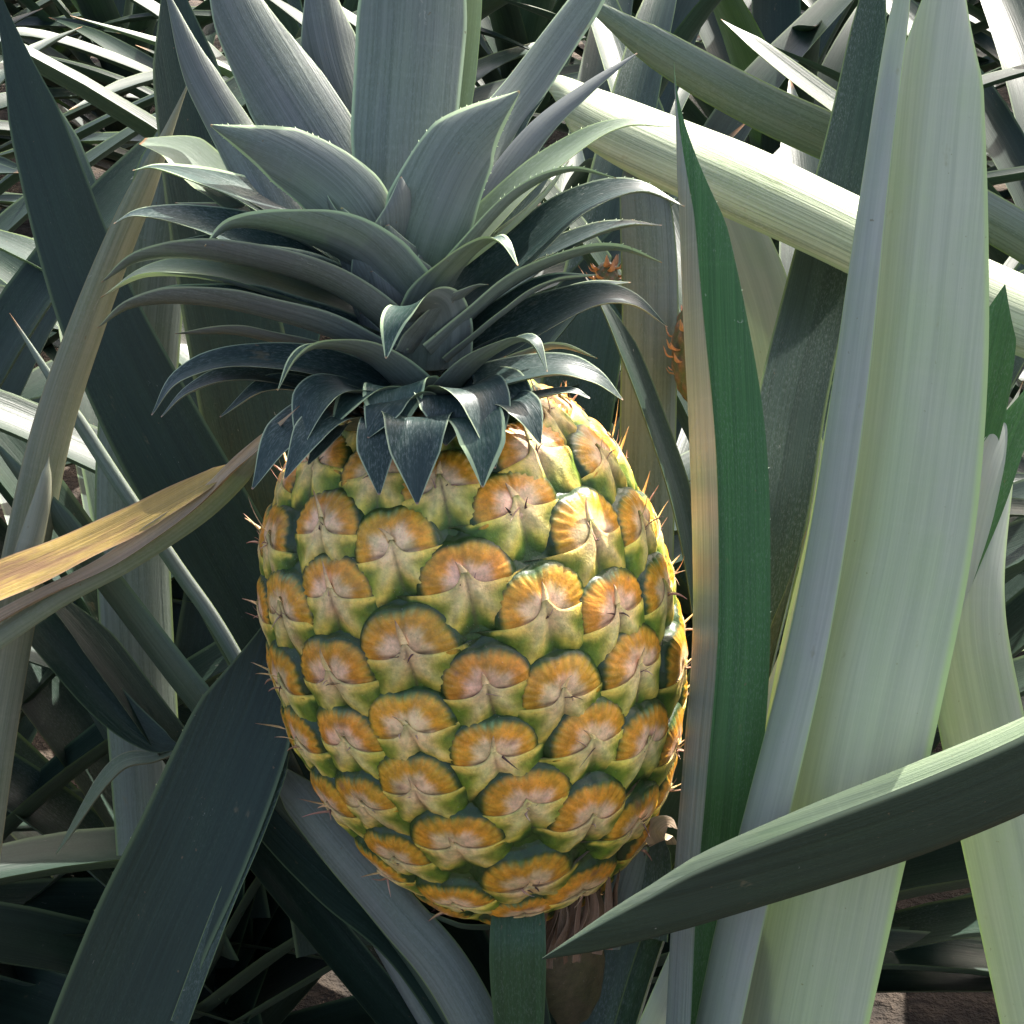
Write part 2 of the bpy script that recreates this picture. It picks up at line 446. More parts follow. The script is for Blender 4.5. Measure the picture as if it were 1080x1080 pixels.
def eye_geo(idx, s, t0, sc, R):
    p0, e, m, nn, r, na = frame(s, t0)
    Rt = max(r / max(na, .25), 60.); Rm = 1 / max(-np.interp(s, ss, kd2), 1 / 900.); Rm = max(Rm, 70.)
    low = np.clip((s / ss[-1] - .12) / .5, 0, 1)               # 0 bottom .. 1 upper
    rotj = R.uniform(-.09, .09); ca, sa = math.cos(rotj), math.sin(rotj)
    sx = sc * R.uniform(.96, 1.05); sy = sc * R.uniform(.95, 1.05)
    def mp(u, v, hgt):
        U_ = (u * ca - v * sa) * sx; V_ = (u * sa + v * ca) * sy
        q = p0 + e * U_[..., None] + m * V_[..., None] - nn * (U_ ** 2 / (2 * Rt) + V_ ** 2 / (2 * Rm))[..., None]
        n2 = nrm(nn + e * (U_ / Rt)[..., None] + m * (V_ / Rm)[..., None])
        return towc(q + n2 * (hgt * sc)[..., None])
    H = R.uniform(9, 11.5); nrib = R.randint(26, 34); ph0 = R.uniform(0, 6); asym = R.uniform(-.1, .1)
    j1, j2 = R.uniform(0, 6), R.uniform(0, 6)
    top_r = R.uniform(46, 50) ; wid = R.uniform(45, 48)
    def Rb(phi):    # boundary radius of the dome measured from (0,3)
        cx_, sy_ = np.cos(phi), np.sin(phi)
        a_ = wid; b_ = np.where(sy_ > 0, top_r - 3, 36)
        ex = 2.5
        q = (np.abs(cx_ / a_) ** ex + np.abs(sy_ / b_) ** ex) ** (-1 / ex)
        notch = 1 - .055 * np.exp(-((phi - math.pi / 2) / .16) ** 2)
        return q * notch * (1 + .018 * np.sin(3 * phi + j1) + .012 * np.sin(5 * phi + j2))
    def domeh(u, v):
        phi = np.arctan2(v - 3, u); rn = np.hypot(u, v - 3) / Rb(phi)
        rib = sstep(.45, .85, rn) * np.sin(nrib * phi + ph0 + .6 * np.sin(3 * phi + j1)) * 1.25
        hh = H * np.clip(1 - rn ** 3.0, 0, 1) ** .6
        hh = hh - 2.2 * np.exp(-(rn / .34) ** 2) - 1.3 * np.exp(-(u / 2.6) ** 2) * sstep(0, 10, v) * sstep(1.0, .5, rn) * (1 if R0 > .4 else .3)
        hh = hh - 8.5 * sstep(-2, -14, v); hh = hh + rib * sstep(.97, .86, rn) + 1.0 * np.sin(u * .13 + j1) * np.cos(v * .15 + j2)
        return hh * (1 - .0 * asym), rn, phi
    R0 = R.random(); gpatch = R.uniform(0, 1); ripe = R.uniform(-.25, .35) + .2 * low
    # ---- dome
    npn, nr = 84, 23
    phi = np.linspace(0, 2 * math.pi, npn, endpoint=False); q = np.linspace(0, 1, nr - 3) ** .8
    PH, Q = np.meshgrid(phi, np.concatenate([q[:-1], [1.0, 1.05, 1.18, 1.38]]), indexing='ij')
    RB = Rb(PH); u = RB * Q * np.cos(PH); v = 3 + RB * Q * np.sin(PH)
    hh, rn, _ = domeh(u, v)
    hh = hh + 2.4 * sstep(-3, 9, v); hh = np.where(Q > 1.01, -.6 + 1.6 * sstep(-3, 9, v) - (Q - 1) * 22 + .9 * np.sin(PH * 23 + j1) * np.sin(Q * 60), hh - sstep(.93, 1.0, Q) * 1.5)
    ribc = .5 + .5 * np.sin(nrib * PH + ph0 + .6 * np.sin(3 * PH + j1))
    wv_ = .05 * np.sin(4 * PH + j2) + .035 * np.sin(9 * PH + j1)
    c = lerp(PNK, ORG, sstep(.34, .60, rn + wv_ + .05 * (ribc - .5)))
    c = lerp(c, YEL, sstep(.62, .92, rn + wv_) * (.25 + .55 * ribc) * (.5 + .5 * ripe + .3))
    topc = np.exp(-((PH - math.pi / 2 - asym * 3) / .42) ** 2)
    gedge = sstep(.76 - .18 * gpatch * topc, 1.0, rn + .03 * (ribc - .5) + wv_ * .6)
    c = lerp(c, GRN, np.clip(gedge * 1.25, 0, 1) * .95)
    c = lerp(c, LGR, topc * sstep(.66, .82, rn) * sstep(1.0, .88, rn) * ribc * gpatch * .8)
    c = lerp(c, GRN * .8, topc * sstep(.7, .9, rn) * (1 - ribc) * gpatch * .6)
    c = lerp(c, GRN, sstep(-6, -14, v)); c = lerp(c, DGR * 1.2, sstep(.83, .92, rn))
    # brown band along the crease
    c = lerp(c, BRN, np.exp(-((v - 1) / 2.2) ** 2) * np.exp(-(u / 30) ** 4) * .85)
    tone = 1 + R.uniform(-.18, .06); c = c * np.array([tone, tone * R.uniform(.93, 1.07), tone])
    if R.random() < .3:
        bx, by = R.uniform(-25, 25), R.uniform(5, 35); c = lerp(c, BRN * 1.5, .7 * np.exp(-((u - bx) / R.uniform(3, 8)) ** 2 - ((v - by) / R.uniform(2, 6)) ** 2))
    c = c * (1 + .10 * np.sin(u * .21 + j1)[..., None] * np.sin(v * .27 + j2)[..., None])
    V = mp(u, v, hh).reshape(-1, 3); F = []
    for i in range(npn):
        i2 = (i + 1) % npn
        for j in range(nr - 1):
            F.append((i * nr + j, i * nr + j + 1, i2 * nr + j + 1, i2 * nr + j))
    dome = (V, F, c.reshape(-1, 3))
    # ---- bract
    npx, nq = 57, 18
    p = np.linspace(-1, 1, npx)
    wl, wr = R.uniform(64, 76), R.uniform(64, 76); up = R.uniform(4, 10)
    apexh = R.uniform(5, 10) + 10 * low; lobe = R.uniform(.36, .46); lx = R.uniform(35, 40); ly = -R.uniform(55, 60)
    Tx = np.where(p < 0, p * wl, p * wr); Ty = R.uniform(-3, 1) + up * np.abs(p) ** 2.2 + apexh * np.exp(-np.abs(p / .085) ** 1.3) + R.uniform(0, 4) * np.exp(-(p / .24) ** 2) - R.uniform(.5, 2) * np.sin(np.abs(p) * math.pi) * .3
    ap = np.abs(p)
    f1 = np.clip((ap - lobe) / (1 - lobe), 0, 1)
    Bx = np.where(ap > lobe, lx + (np.where(p < 0, wl, wr) - lx) * (f1 ** 1.25), ap / lobe * lx) * np.sign(p)
    By = np.where(ap > lobe, ly + (Ty[-1] - ly) * (1 - (1 - f1) ** 1.4), ly + 7 * np.clip(1 - (ap / lobe), 0, 1) ** .8)
    qq = np.linspace(0, 1, nq)
    Pm, Qm = np.meshgrid(p, qq, indexing='ij')
    u = Tx[:, None] * (1 - Qm) + Bx[:, None] * Qm; v = Ty[:, None] * (1 - Qm) + By[:, None] * Qm
    dh, rn, _ = domeh(u * .96, np.minimum(v, 6))
    topH = .55 * np.maximum(domeh(Tx, np.minimum(Ty, 8))[0], -1) + .45 * H * .8 * (1 - np.abs(p) ** 3) + 2.6
    topH = topH * (1 - np.abs(p) ** 3) + .4 + 2.0 * np.exp(-(p / .12) ** 2)
    hb = topH[:, None] * (1 - Qm ** 1.12) + (-4.2) * Qm ** 2.4 - 2.5 * np.abs(Pm) ** 4
    hb = hb + 2.4 * np.exp(-((np.abs(Pm) - lobe * .8 * sstep(-.3, .9, Qm)) / .12) ** 2) * np.sin(np.pi * np.clip(Qm * .92 + .04, 0, 1)) 
    hb = hb - 2.0 * np.exp(-(Pm / (.03 + .10 * Qm)) ** 2) * sstep(.12, .5, Qm) + .5 * np.sin(Pm * 46 + j1) * sstep(.2, .6, Qm)
    hb = hb + .8 * np.sin(u * .2 + j2) * np.sin(v * .24)
    edge = np.maximum(sstep(.26, .82, Qm), sstep(.26, .66, np.abs(Pm)))
    c = lerp(TAN, BYE, sstep(.05, .55, Qm + .25 * np.abs(Pm) + .06 * np.sin(Pm * 30 + j1)))
    c = lerp(c, PNK, np.exp(-(Pm / .30) ** 2) * np.exp(-(Qm / .30) ** 2) * .6)
    gr = np.array([.18, .27, .022])
    def sd(ax_, ay_, bx_, by_, w0, w1):
        dx_, dy_ = bx_ - ax_, by_ - ay_; k = np.clip(((u - ax_) * dx_ + (v - ay_) * dy_) / (dx_ * dx_ + dy_ * dy_), 0, 1)
        return np.exp(-(np.hypot(u - ax_ - k * dx_, v - ay_ - k * dy_) / (w0 + (w1 - w0) * k)) ** 2)
    lgx = lx * .80
    star = np.maximum.reduce([sd(-3, -4, -lgx, ly * .84, 12, 6.5), sd(3, -4, lgx, ly * .84, 12, 6.5), sd(0, -5, -wl * .72, Ty[0] - 6, 10, 3), sd(0, -5, wr * .72, Ty[-1] - 6, 10, 3), .9 * sd(0, 2, 0, -18, 13, 5)])
    star = np.clip(star * 1.15 + .06 * np.sin(u * .5 + j1) * np.sin(v * .4 + j2), 0, 1)
    pale = lerp(TAN, BYE, sstep(6, 34, np.hypot(u, v)))
    pale = lerp(pale, PNK, .5 * np.exp(-(np.hypot(u, v) / 14) ** 2))
    c = lerp(np.array([.16, .235, .018]) * np.ones(3), pale, star)
    edge = np.clip(edge - .35 * star, 0, 1)
    c = lerp(c, gr * .8, sstep(.45, .95, edge + .06 * np.sin(Pm * 40 + j2) - .15 * ripe) * .95); c = lerp(c, GRN, sstep(.62, .98, edge + .05 * np.sin(Pm * 31 + j1)) * .85)
    c = lerp(c, DGR * 1.6, sstep(.90, 1.0, edge) * .85)
    c = lerp(c, GRN, np.exp(-(Pm / (.01 + .17 * Qm)) ** 2) * sstep(.35, .7, Qm) * .9)
    c = lerp(c, BRN, np.exp(-((Pm + .012 * np.sin(Qm * 20 + j1)) / .018) ** 2) * sstep(.05, .2, Qm) * sstep(.95, .6, Qm) * R.uniform(.3, .9))
    c = lerp(c, np.array([.72, .62, .26]), np.exp(-((np.abs(Pm) - lobe * .8 * sstep(-.3, .9, Qm)) / .08) ** 2) * sstep(.05, .3, Qm) * sstep(.70, .35, Qm) * .75)
    stk = .5 + .5 * np.sin(Pm * 53 + 3 * np.sin(Qm * 5 + j1) + j2) * np.sin(Pm * 17 + j1)
    c = lerp(c, GRN * 1.6, stk * sstep(.12, .5, Qm) * .30)
    c = lerp(c, DGR, np.maximum(sstep(.64, .88, Qm + .04 * np.sin(Pm * 23 + j2)), sstep(.66, .92, np.abs(Pm))) * .9)
    if R.random() < .35: c = lerp(c, BRN * 1.4, .6 * np.exp(-((Pm - R.uniform(-.3, .3)) / .10) ** 2 - ((Qm - R.uniform(.2, .6)) / .16) ** 2))
    c = c * tone * np.array([1, R.uniform(.95, 1.05), 1])
    # skirt (thickness of the upper lip)
    us_ = np.stack([Tx * .97, Tx], 1); vs_ = np.stack([Ty - 1.5, Ty + .4], 1); hs_ = np.stack([topH - 6, topH - .9], 1)
    Vs = np.concatenate([mp(us_, vs_, hs_), mp(u, v, hb)], 1)
    cs = np.concatenate([np.repeat(lerp(c[:, 0], BRN, np.full(npx, .55))[:, None], 2, 1), c], 1)
    bract = [(Vs.reshape(-1, 3), grid_faces(npx, nq + 2), cs.reshape(-1, 3))]
    # ---- spike / dry tip, part of the bract
    def spike(u0, v0, h0, dirs, ln, rad, c0, c1, nseg=9, curl=.0):
        k = np.linspace(0, 1, nseg); d = np.array(dirs, float); d /= np.linalg.norm(d)
        cu = np.array([R.uniform(-1, 1), R.uniform(-1, 1), R.uniform(-.3, .6)]) * curl
        C = np.array([u0, v0, h0]) + d * ln * k[:, None] + cu * ln * (k ** 2)[:, None]
        rdd = rad * (1 - k) ** .8 + .25
        a5 = np.linspace(0, 2 * math.pi, 6)[:-1]
        uu = C[:, 0:1] + rdd[:, None] * np.cos(a5) ; vv_ = C[:, 1:2] + rdd[:, None] * np.sin(a5) * .5; hx = C[:, 2:3] + rdd[:, None] * np.sin(a5) * .5
        Vv = mp(uu, vv_, hx).reshape(-1, 3); Ff = []
        for i in range(nseg - 1):
            for j in range(5):
                Ff.append((i * 5 + j, i * 5 + (j + 1) % 5, (i + 1) * 5 + (j + 1) % 5, (i + 1) * 5 + j))
        cc = np.repeat(c0[None] * (1 - k[:, None]) + c1[None] * k[:, None], 5, 0)
        return (Vv, Ff, cc)
    side = sstep(.75, 1.25, abs(t0)) if abs(t0) < 1.9 else 1.
    hz = topH[npx // 2]
    ln = R.uniform(8, 16) + 20 * low * R.random() + 16 * float(side) * R.random()
    out = R.uniform(.15, .5) + .9 * float(side)
    bract.append(spike(0, apexh - 5, hz - 1, (R.uniform(-.35, .35), 1, out), ln, 4.2 * (.5 + .5 * low), TAN * .9 + PNK * .2, np.array([.42, .22, .15]), curl=.25))
    if float(side) > .3:
        bract.append(spike(R.uniform(-5, 5), 0, hz - 2, (R.uniform(-.8, .8), .7, 1.), R.uniform(12, 30), 2.6, np.array([.50, .30, .22]), np.array([.35, .15, .11]), curl=.5))
    bristles = []
    for b_ in range(R.choice((1, 2, 2, 3, 4))):
        ink = R.random() < .45
        bristles.append(spike(R.uniform(-9, 9), R.uniform(-2, 4), hz - 2.5, (R.uniform(-1, 1), R.uniform(-.3, 1), R.uniform(.1, .8)), R.uniform(5, 13), R.uniform(1.0, 1.9),
                              np.array([.09, .04, .035]) if ink else np.array([.36, .2, .15]), np.array([.05, .02, .02]) if ink else np.array([.45, .3, .22]), curl=.9))
    return dome, bract, bristles

# order by how large they show
def score(i):
    X = EP[i]; s, t0 = eyes[i]; p0, e, m, nn, r, na = frame(s, t0)
    vw = np.array([0, 0, D]) - X; vw /= np.linalg.norm(vw); return float(nn @ vw)
order = sorted(range(len(eyes)), key=lambda i: -score(i))
rest = MB()
for rank, i in enumerate(order):
    R = random.Random(1000 + i)
    s, t0 = eyes[i]
    dome, bract, bristles = eye_geo(i, s, t0, cell[i], R)
    if rank < 99:
        mb = MB(); mb.add(*dome); o = mb.build('eye', M_EYE, pine)
        mb = MB(); [mb.add(*b) for b in bract]; mb.build('bract', M_BRACT, o)
        mb = MB(); [mb.add(*b) for b in bristles]; mb.build('bristle', M_BRISTLE, o)
    else:
        rest.add(*dome); [rest.add(*b) for b in bract]; [rest.add(*b) for b in bristles]
if rest.n: tag(rest.build('eyes', M_EYE, pine), kind='stuff')

# stalk below the fruit, running down to the plant's heart
def tube(mb, pts, rads, c, nseg=16, k=24):
    P, _ = cr(np.column_stack([np.array(pts), rads]), k); rad = P[:, 3]; P = P[:, :3]
    T = nrm(np.gradient(P, axis=0)); ref = np.array([1., .2, 0]); A = nrm(np.cross(T, ref)); Bv = np.cross(T, A)
    a = np.linspace(0, 2 * math.pi, nseg, endpoint=False)
    V = P[:, None] + rad[:, None, None] * (A[:, None] * np.cos(a)[None, :, None] + Bv[:, None] * np.sin(a)[None, :, None])
    F = []
    for i in range(k - 1):
        for j in range(nseg): F.append((i * nseg + j, i * nseg + (j + 1) % nseg, (i + 1) * nseg + (j + 1) % nseg, (i + 1) * nseg + j))
    F.append(tuple(range(nseg))[::-1]); F.append(tuple((k - 1) * nseg + j for j in range(nseg)))
    mb.add(V.reshape(-1, 3), F, c)
bot = towc(FC - A_CAM * (LF / 2 - 20))
HEART = np.array([.035, bot[1] + .02, .10])
mb = MB(); tube(mb, [bot, bot - AX * .03, HEART + (bot - HEART) * .4, HEART], [.019, .016, .015, .02], (.10, .085, .045))
mb.build('stalk', M_BRACT, pine)
# dry bracts and leaflets where the stalk meets the fruit
def small(pts, w, mat, label=None, roll=0, ang=.4, name='stalk_leaf', **kw):
    return leaf(pine, pts, w, roll, mat, ang=ang, thick=2.2, label=label, n=28, name=name, **kw)
small([(549, 1120, 10), (547, 1060, -20), (546, 1000, -40), (547, 955, -30), (548, 930, -10)], [44, 56, 60, 50, 4], M_LEAFG, 'small dark green leaf under the fruit', roll=0)
for k in range(26):
    x = 568 + 3.2 * k + rnd.uniform(-5, 5); y = 962 + rnd.uniform(-8, 14) - k * .8; dd = rnd.uniform(-24, 18)
    small([(x + rnd.uniform(-12, 6), y + rnd.uniform(30, 60), dd + 6), (x, y + 10, dd), (x + rnd.uniform(-10, 12), y - rnd.uniform(14, 34), dd - rnd.uniform(0, 14))], [11, rnd.uniform(5, 11), 1], M_FIB, None, roll=rnd.uniform(-70, 70), name='dry_bract')
small([(700, 890, 10), (694, 876, -20), (705, 868, -30), (716, 876, -36)], [30, 30, 14, 1], M_STRAW, 'dry brown bract at the lower right of the fruit', roll=20, name='dry_bract')
small([(640, 1000, 40), (655, 950, 20), (668, 905, 10), (672, 880, 0)], [30, 40, 36, 20], M_LEAF, None, roll=170)
small([(690, 990, 20), (694, 930, 14), (698, 880, 0)], [34, 36, 20], M_LEAF, None, roll=20)

# ------------------------------------------------------------------ crown
core_pts = [towc(FC + A_CAM * (LF / 2 - 40)), towc(FC + A_CAM * (LF / 2 + 60)), towc(FC + A_CAM * (LF / 2 + 200))]
mb = MB(); tube(mb, core_pts, [46 * S, 22 * S, 5 * S], (0, .2, .3))
crown = mb.build('crown', M_CROWN, pine)
K = crown_leaf
N_ = M_CROWN; G_ = M_CROWNG
# (points, width, opts) root -> tip. d: negative is nearer the viewer
CL = [
 # rear and top
 ([(420,260,-75),(424,150,-60),(432,40,-55),(440,-90,-60),(452,-230,-60)], [78,112,118,96,4], dict(ang=.5, Wc=(1,0,0), mat=G_)),
 ([(395,270,-70),(355,185,-50),(300,95,-40),(250,10,-30),(215,-80,-20)], [70,95,90,60,3], dict(ang=.5, Wc=(1,.55,0))),
 ([(410,230,-40),(372,130,-15),(345,40,0),(330,-60,10)], [60,75,62,3], dict(ang=.5, Wc=(1,.25,0))),
 ([(300,240,-40),(250,150,0),(205,70,30),(175,-10,40)], [50,52,40,3], dict(ang=.5, Wc=(1,.6,.2), mat=M_CROWN)),
 ([(455,250,-60),(478,160,-30),(494,70,-20),(502,-20,-20),(500,-90,-10)], [50,40,34,26,3], dict(ang=.5, mat=M_PALE)),
 ([(465,260,-50),(510,150,-10),(560,80,10),(625,-10,20),(680,-80,20)], [60,56,48,40,3], dict(ang=.55, Wc=(1,-.7,.35), mat=G_)),
 ([(480,300,-60),(505,220,-60),(560,140,-50),(620,90,-40),(672,56,-30)], [56,52,40,24,2], dict(ang=.8, Wc=(.6,-.6,.6), teeth=0)),
 # upper front
 ([(405,290,-105),(365,215,-125),(305,168,-130),(222,132,-125)], [70,84,62,2], dict(ang=.6, Wc=(.75,1,.3), mat=G_, teeth=2)),
 ([(428,300,-110),(452,225,-135),(490,150,-142),(548,96,-138)], [66,96,76,2], dict(ang=.62, Wc=(1,-.65,-.1), mat=G_, teeth=2)),
 ([(445,330,-110),(500,255,-125),(548,205,-125),(600,180,-120),(650,188,-112)], [60,62,46,24,2], dict(ang=.8, roll=-12, mat=G_, teeth=3)),
 ([(470,290,-90),(535,215,-90),(600,160,-80),(655,132,-75),(708,134,-72)], [40,50,44,26,2], dict(ang=.7, roll=25, mat=M_PALE, teeth=1.5)),
 ([(490,280,-80),(540,240,-76),(575,205,-70),(600,170,-66)], [30,38,24,2], dict(ang=.7, roll=-10, mat=M_PALE)),
 ([(430,330,-110),(375,270,-140),(300,242,-150),(245,238,-150),(216,260,-156)], [98,100,70,33,2], dict(ang=.75, roll=-40, mat=G_)),
 ([(420,360,-108),(345,305,-130),(240,276,-130),(155,273,-124),(107,298,-120)], [105,101,87,58,2], dict(ang=1.2, roll=-10)),
 ([(400,350,-80),(320,318,-92),(225,292,-90),(155,290,-86),(106,314,-86)], [87,87,72,58,2], dict(ang=.6, roll=4, mat=M_PALE)),
 ([(415,385,-104),(330,348,-126),(225,322,-124),(145,322,-118),(103,346,-116)], [97,93,87,58,2], dict(ang=1.2, roll=-6)),
 ([(380,310,-70),(300,270,-66),(220,238,-56),(150,226,-48),(120,236,-46)], [76,80,72,45,2], dict(ang=.6, roll=14)),
 ([(390,290,-60),(310,235,-40),(240,200,-30),(170,178,-20),(140,180,-20)], [76,80,72,45,2], dict(ang=.6, roll=4, mat=G_)),
 ([(340,240,-50),(290,215,-30),(250,200,-20),(215,196,-10)], [56,56,42,2], dict(ang=.5, roll=10)),
 ([(260,215,-20),(220,185,10),(190,160,20),(150,150,30)], [56,61,56,14], dict(ang=.4, roll=10, mat=M_PALE)),
 # right side
 ([(470,340,-90),(545,275,-85),(610,220,-78),(670,200,-72),(722,218,-70)], [70,77,66,41,2], dict(ang=.7, roll=22, teeth=2)),
 ([(480,340,-80),(555,285,-74),(615,252,-68),(660,238,-66),(698,238,-66)], [64,64,50,32,2], dict(ang=.75, roll=10, teeth=2)),
 ([(455,375,-108),(535,305,-108),(600,272,-98),(650,263,-94),(698,277,-92)], [89,73,57,34,2], dict(ang=.8, roll=-10, mat=G_, teeth=2)),
 ([(470,380,-104),(530,330,-108),(580,298,-104),(630,290,-100)], [64,60,44,2], dict(ang=.7, roll=0, mat=G_)),
 ([(470,400,-90),(560,345,-92),(620,318,-86),(665,318,-82),(704,345,-80)], [80,80,66,41,2], dict(ang=.65, roll=22)),
 ([(450,440,-96),(520,405,-108),(585,390,-104),(625,398,-98),(657,422,-94)], [70,70,57,37,2], dict(ang=.65, roll=14)),
 ([(480,410,-100),(545,380,-118),(590,366,-118),(630,378,-118)], [54,48,34,2], dict(ang=.7, roll=-12, mat=G_)),
 # front ones, coming out towards the viewer and hooking down
 ([(440,345,-115),(475,290,-160),(512,256,-196),(530,256,-214),(546,280,-222)], [70,72,50,30,2], dict(ang=.55, roll=-10, mat=G_)),
 ([(455,390,-115),(458,335,-150),(438,322,-185),(416,340,-205),(407,378,-214)], [90,82,56,32,2], dict(ang=.5, Wc=(1,.35,0), mat=G_)),
 ([(470,425,-115),(500,388,-155),(540,362,-175),(562,362,-186),(577,392,-194)], [70,66,48,30,2], dict(ang=.6, roll=-10)),
 ([(440,420,-112),(390,378,-150),(340,366,-176),(312,378,-190),(293,412,-200)], [76,70,48,30,2], dict(ang=.6, roll=-10, mat=G_)),
 ([(425,420,-105),(340,388,-130),(250,380,-138),(190,398,-138),(160,438,-140)], [56,54,46,32,2], dict(ang=.6, roll=24)),
 ([(400,430,-95),(320,405,-110),(250,396,-112),(200,412,-112),(170,440,-112)], [46,44,38,26,2], dict(ang=.6, roll=18)),
 ([(400,440,-95),(330,412,-112),(280,408,-118),(232,440,-120)], [38,36,30,2], dict(ang=.6, roll=20)),
 ([(425,440,-110),(372,412,-150),(335,420,-172),(314,480,-186)], [60,64,52,2], dict(ang=.5, roll=14)),
 ([(405,450,-100),(350,432,-140),(300,460,-160),(266,516,-168)], [50,54,46,2], dict(ang=.5, roll=18)),
 ([(400,455,-100),(360,440,-145),(330,455,-165),(300,505,-175)], [44,48,36,2], dict(ang=.5, roll=18)),
 ([(470,430,-110),(492,410,-160),(510,425,-185),(522,494,-196)], [70,72,46,2], dict(ang=.5, roll=-6)),
 ([(440,450,-110),(440,442,-165),(438,465,-184),(440,532,-190)], [70,70,48,2], dict(ang=.4, Wc=(1,0,0))),
 ([(415,450,-105),(405,446,-155),(398,470,-170),(400,522,-176)], [50,48,38,2], dict(ang=.4, Wc=(1,0,.1))),
 ([(480,450,-105),(500,440,-150),(508,465,-165),(509,514,-170)], [50,56,44,2], dict(ang=.4, roll=0, mat=G_)),
 ([(500,445,-100),(535,425,-135),(555,435,-150),(570,468,-155)], [44,46,38,2], dict(ang=.5, roll=0)),
 ([(450,440,-100),(425,425,-130),(408,430,-150),(388,462,-160)], [56,62,50,2], dict(ang=.4, roll=0)),
 ([(440,430,-100),(400,415,-130),(375,420,-150),(350,450,-160)], [56,62,50,2], dict(ang=.4, roll=0, mat=G_)),
 ([(460,430,-100),(470,418,-135),(474,430,-155),(470,470,-165)], [60,70,56,2], dict(ang=.4, Wc=(1,0,0))),
 ([(450,425,-100),(425,410,-140),(415,418,-160),(415,468,-172)], [60,70,56,2], dict(ang=.4, Wc=(1,.1,0), mat=G_)),
 ([(470,420,-100),(510,405,-130),(540,410,-145),(566,436,-150)], [56,60,44,2], dict(ang=.4, roll=10)),
 ([(410,400,-80),(330,372,-82),(250,352,-78),(185,352,-72)], [60,60,46,2], dict(ang=.7, roll=-20)),
 ([(400,300,-50),(320,252,-30),(250,225,-20),(185,214,-10)], [60,58,42,2], dict(ang=.7, roll=0, mat=G_)),
 ([(400,330,-50),(320,300,-40),(250,262,-30),(175,256,-20)], [60,58,46,2], dict(ang=.7, roll=20)),
 ([(470,380,-70),(560,336,-60),(620,305,-50),(665,298,-50)], [54,54,40,2], dict(ang=.7, roll=10)),
 ([(480,350,-60),(540,300,-50),(600,258,-40),(668,232,-36)], [54,54,38,2], dict(ang=.7, roll=20)),
 ([(480,300,-50),(530,240,-30),(575,180,-10),(612,138,0)], [54,54,40,2], dict(ang=.7, roll=20)),
 ([(480,280,-40),(520,200,-20),(545,140,0),(575,100,10)], [54,54,40,2], dict(ang=.6, roll=10)),
 ([(450,340,-115),(415,300,-130),(395,270,-140),(385,235,-142)], [76,80,60,2], dict(ang=.5, Wc=(1,.3,0), mat=N_)),
 ([(440,370,-120),(470,330,-140),(498,305,-152),(515,300,-156)], [76,74,46,2], dict(ang=.6, roll=-10)),
 ([(500,435,-90),(560,420,-110),(600,412,-115),(622,420,-116)], [40,30,18,2], dict(ang=.5, roll=10)),
 ([(385,455,-95),(360,450,-130),(345,462,-140),(325,490,-146)], [40,44,30,2], dict(ang=.5, roll=0)),
]
for pts_, w_, o_ in CL:
    o_ = dict(o_)
    K(crown, pts_, w_, o_.pop('mat', N_), **o_)
# inner clasping bases so no gap shows the core
for k in range(26):
    a = k * 2.39996; hgt = LF / 2 - 20 + k * 8
    if math.cos(a) < -.1 and k > 8: continue
    if k > 19: break
    O = E1 * math.sin(a) + E2 * math.cos(a)
    base = FC + A_CAM * hgt + O * 16
    P_ = [base, base + O * 16 + A_CAM * 22, base + O * 26 + A_CAM * 48, base + O * 30 + A_CAM * 78]
    Pw = np.array([towc(q) for q in P_])
    P, _ = cr(Pw, 26); W0 = nrm(np.cross(AX, cvec(O)))
    mb = MB(); ribbon(mb, P, np.interp(np.linspace(0, 1, 26), [0, .5, 1], [70, 72, 3]) * S, np.repeat(W0[None], 26, 0), .7, 3 * S)
    mb.build('crown_leaf', M_CROWN, crown)

# ------------------------------------------------------------------ mother plant and its neighbours (leaves placed one by one)
mother = empty('pineapple_plant', (HEART[0], HEART[1], 0))
tag(mother, 'plant bearing the ripe fruit, with a broad pale leaf standing to its right', 'plant', 'pineapple plants in the bed')
H0 = (640, 1330, 60)     # heart of the mother plant, seen through the lens
leaf(mother, [(690,1250,-30),(698,1080,-45),(706,930,-55),(716,800,-62),(726,660,-66),(723,480,-66),(717,330,-62),(714,190,-60),(711,66,-60)],
     [150,160,164,168,168,166,134,76,3], 58, M_GREEN, vee=52, s=-1, thick=4, n=90, teeth=1.5,
     label='tall upright leaf right beside the fruit, its green channel edged by a pale strip')
leaf(mother, [(760,1400,-20),(810,1150,-60),(858,900,-95),(895,720,-110),(930,560,-115),(952,400,-112),(968,240,-105),(985,60,-90),(1010,-120,-60)],
     [150,168,182,186,180,166,138,96,40], [205,205,205,203,202,200,200,200,200], M_PALE, ang=[.7,.6,.5,.45,.45,.45,.5,.5,.5], s=1, thick=4, n=90, fold=.6,
     label='very broad pale grey-green leaf standing at the right, glowing where light comes through')
leaf(mother, [(720,1250,-70),(772,1000,-112),(806,860,-120),(845,700,-124),(872,560,-124),(893,420,-122),(908,300,-116),(922,190,-108),(950,0,-95),(985,-160,-70)],
     [50,52,50,46,42,40,36,30,22,3], 206, M_PALE, ang=.4, s=1, thick=3, n=90, label='narrow grey strip folded along the left side of the broad pale leaf')
leaf(mother, [(600,1300,80),(640,1000,100),(770,700,120),(810,560,125),(835,420,170),(865,290,215),(895,150,240),(920,0,250),(935,-160,260)],
     [70,80,84,84,82,78,60,40,3], [-10,-10,-10,-8,-8,-10,-10,-10,-10], M_LEAF, ang=.4, label='grey-green leaf in half shade behind, between the tall leaf and the broad pale one')
leaf(mother, [(620,1250,60),(700,980,70),(790,800,60),(815,690,50),(850,560,60)], [50,52,40,30,4], [60]*5, M_LEAF, ang=.8)
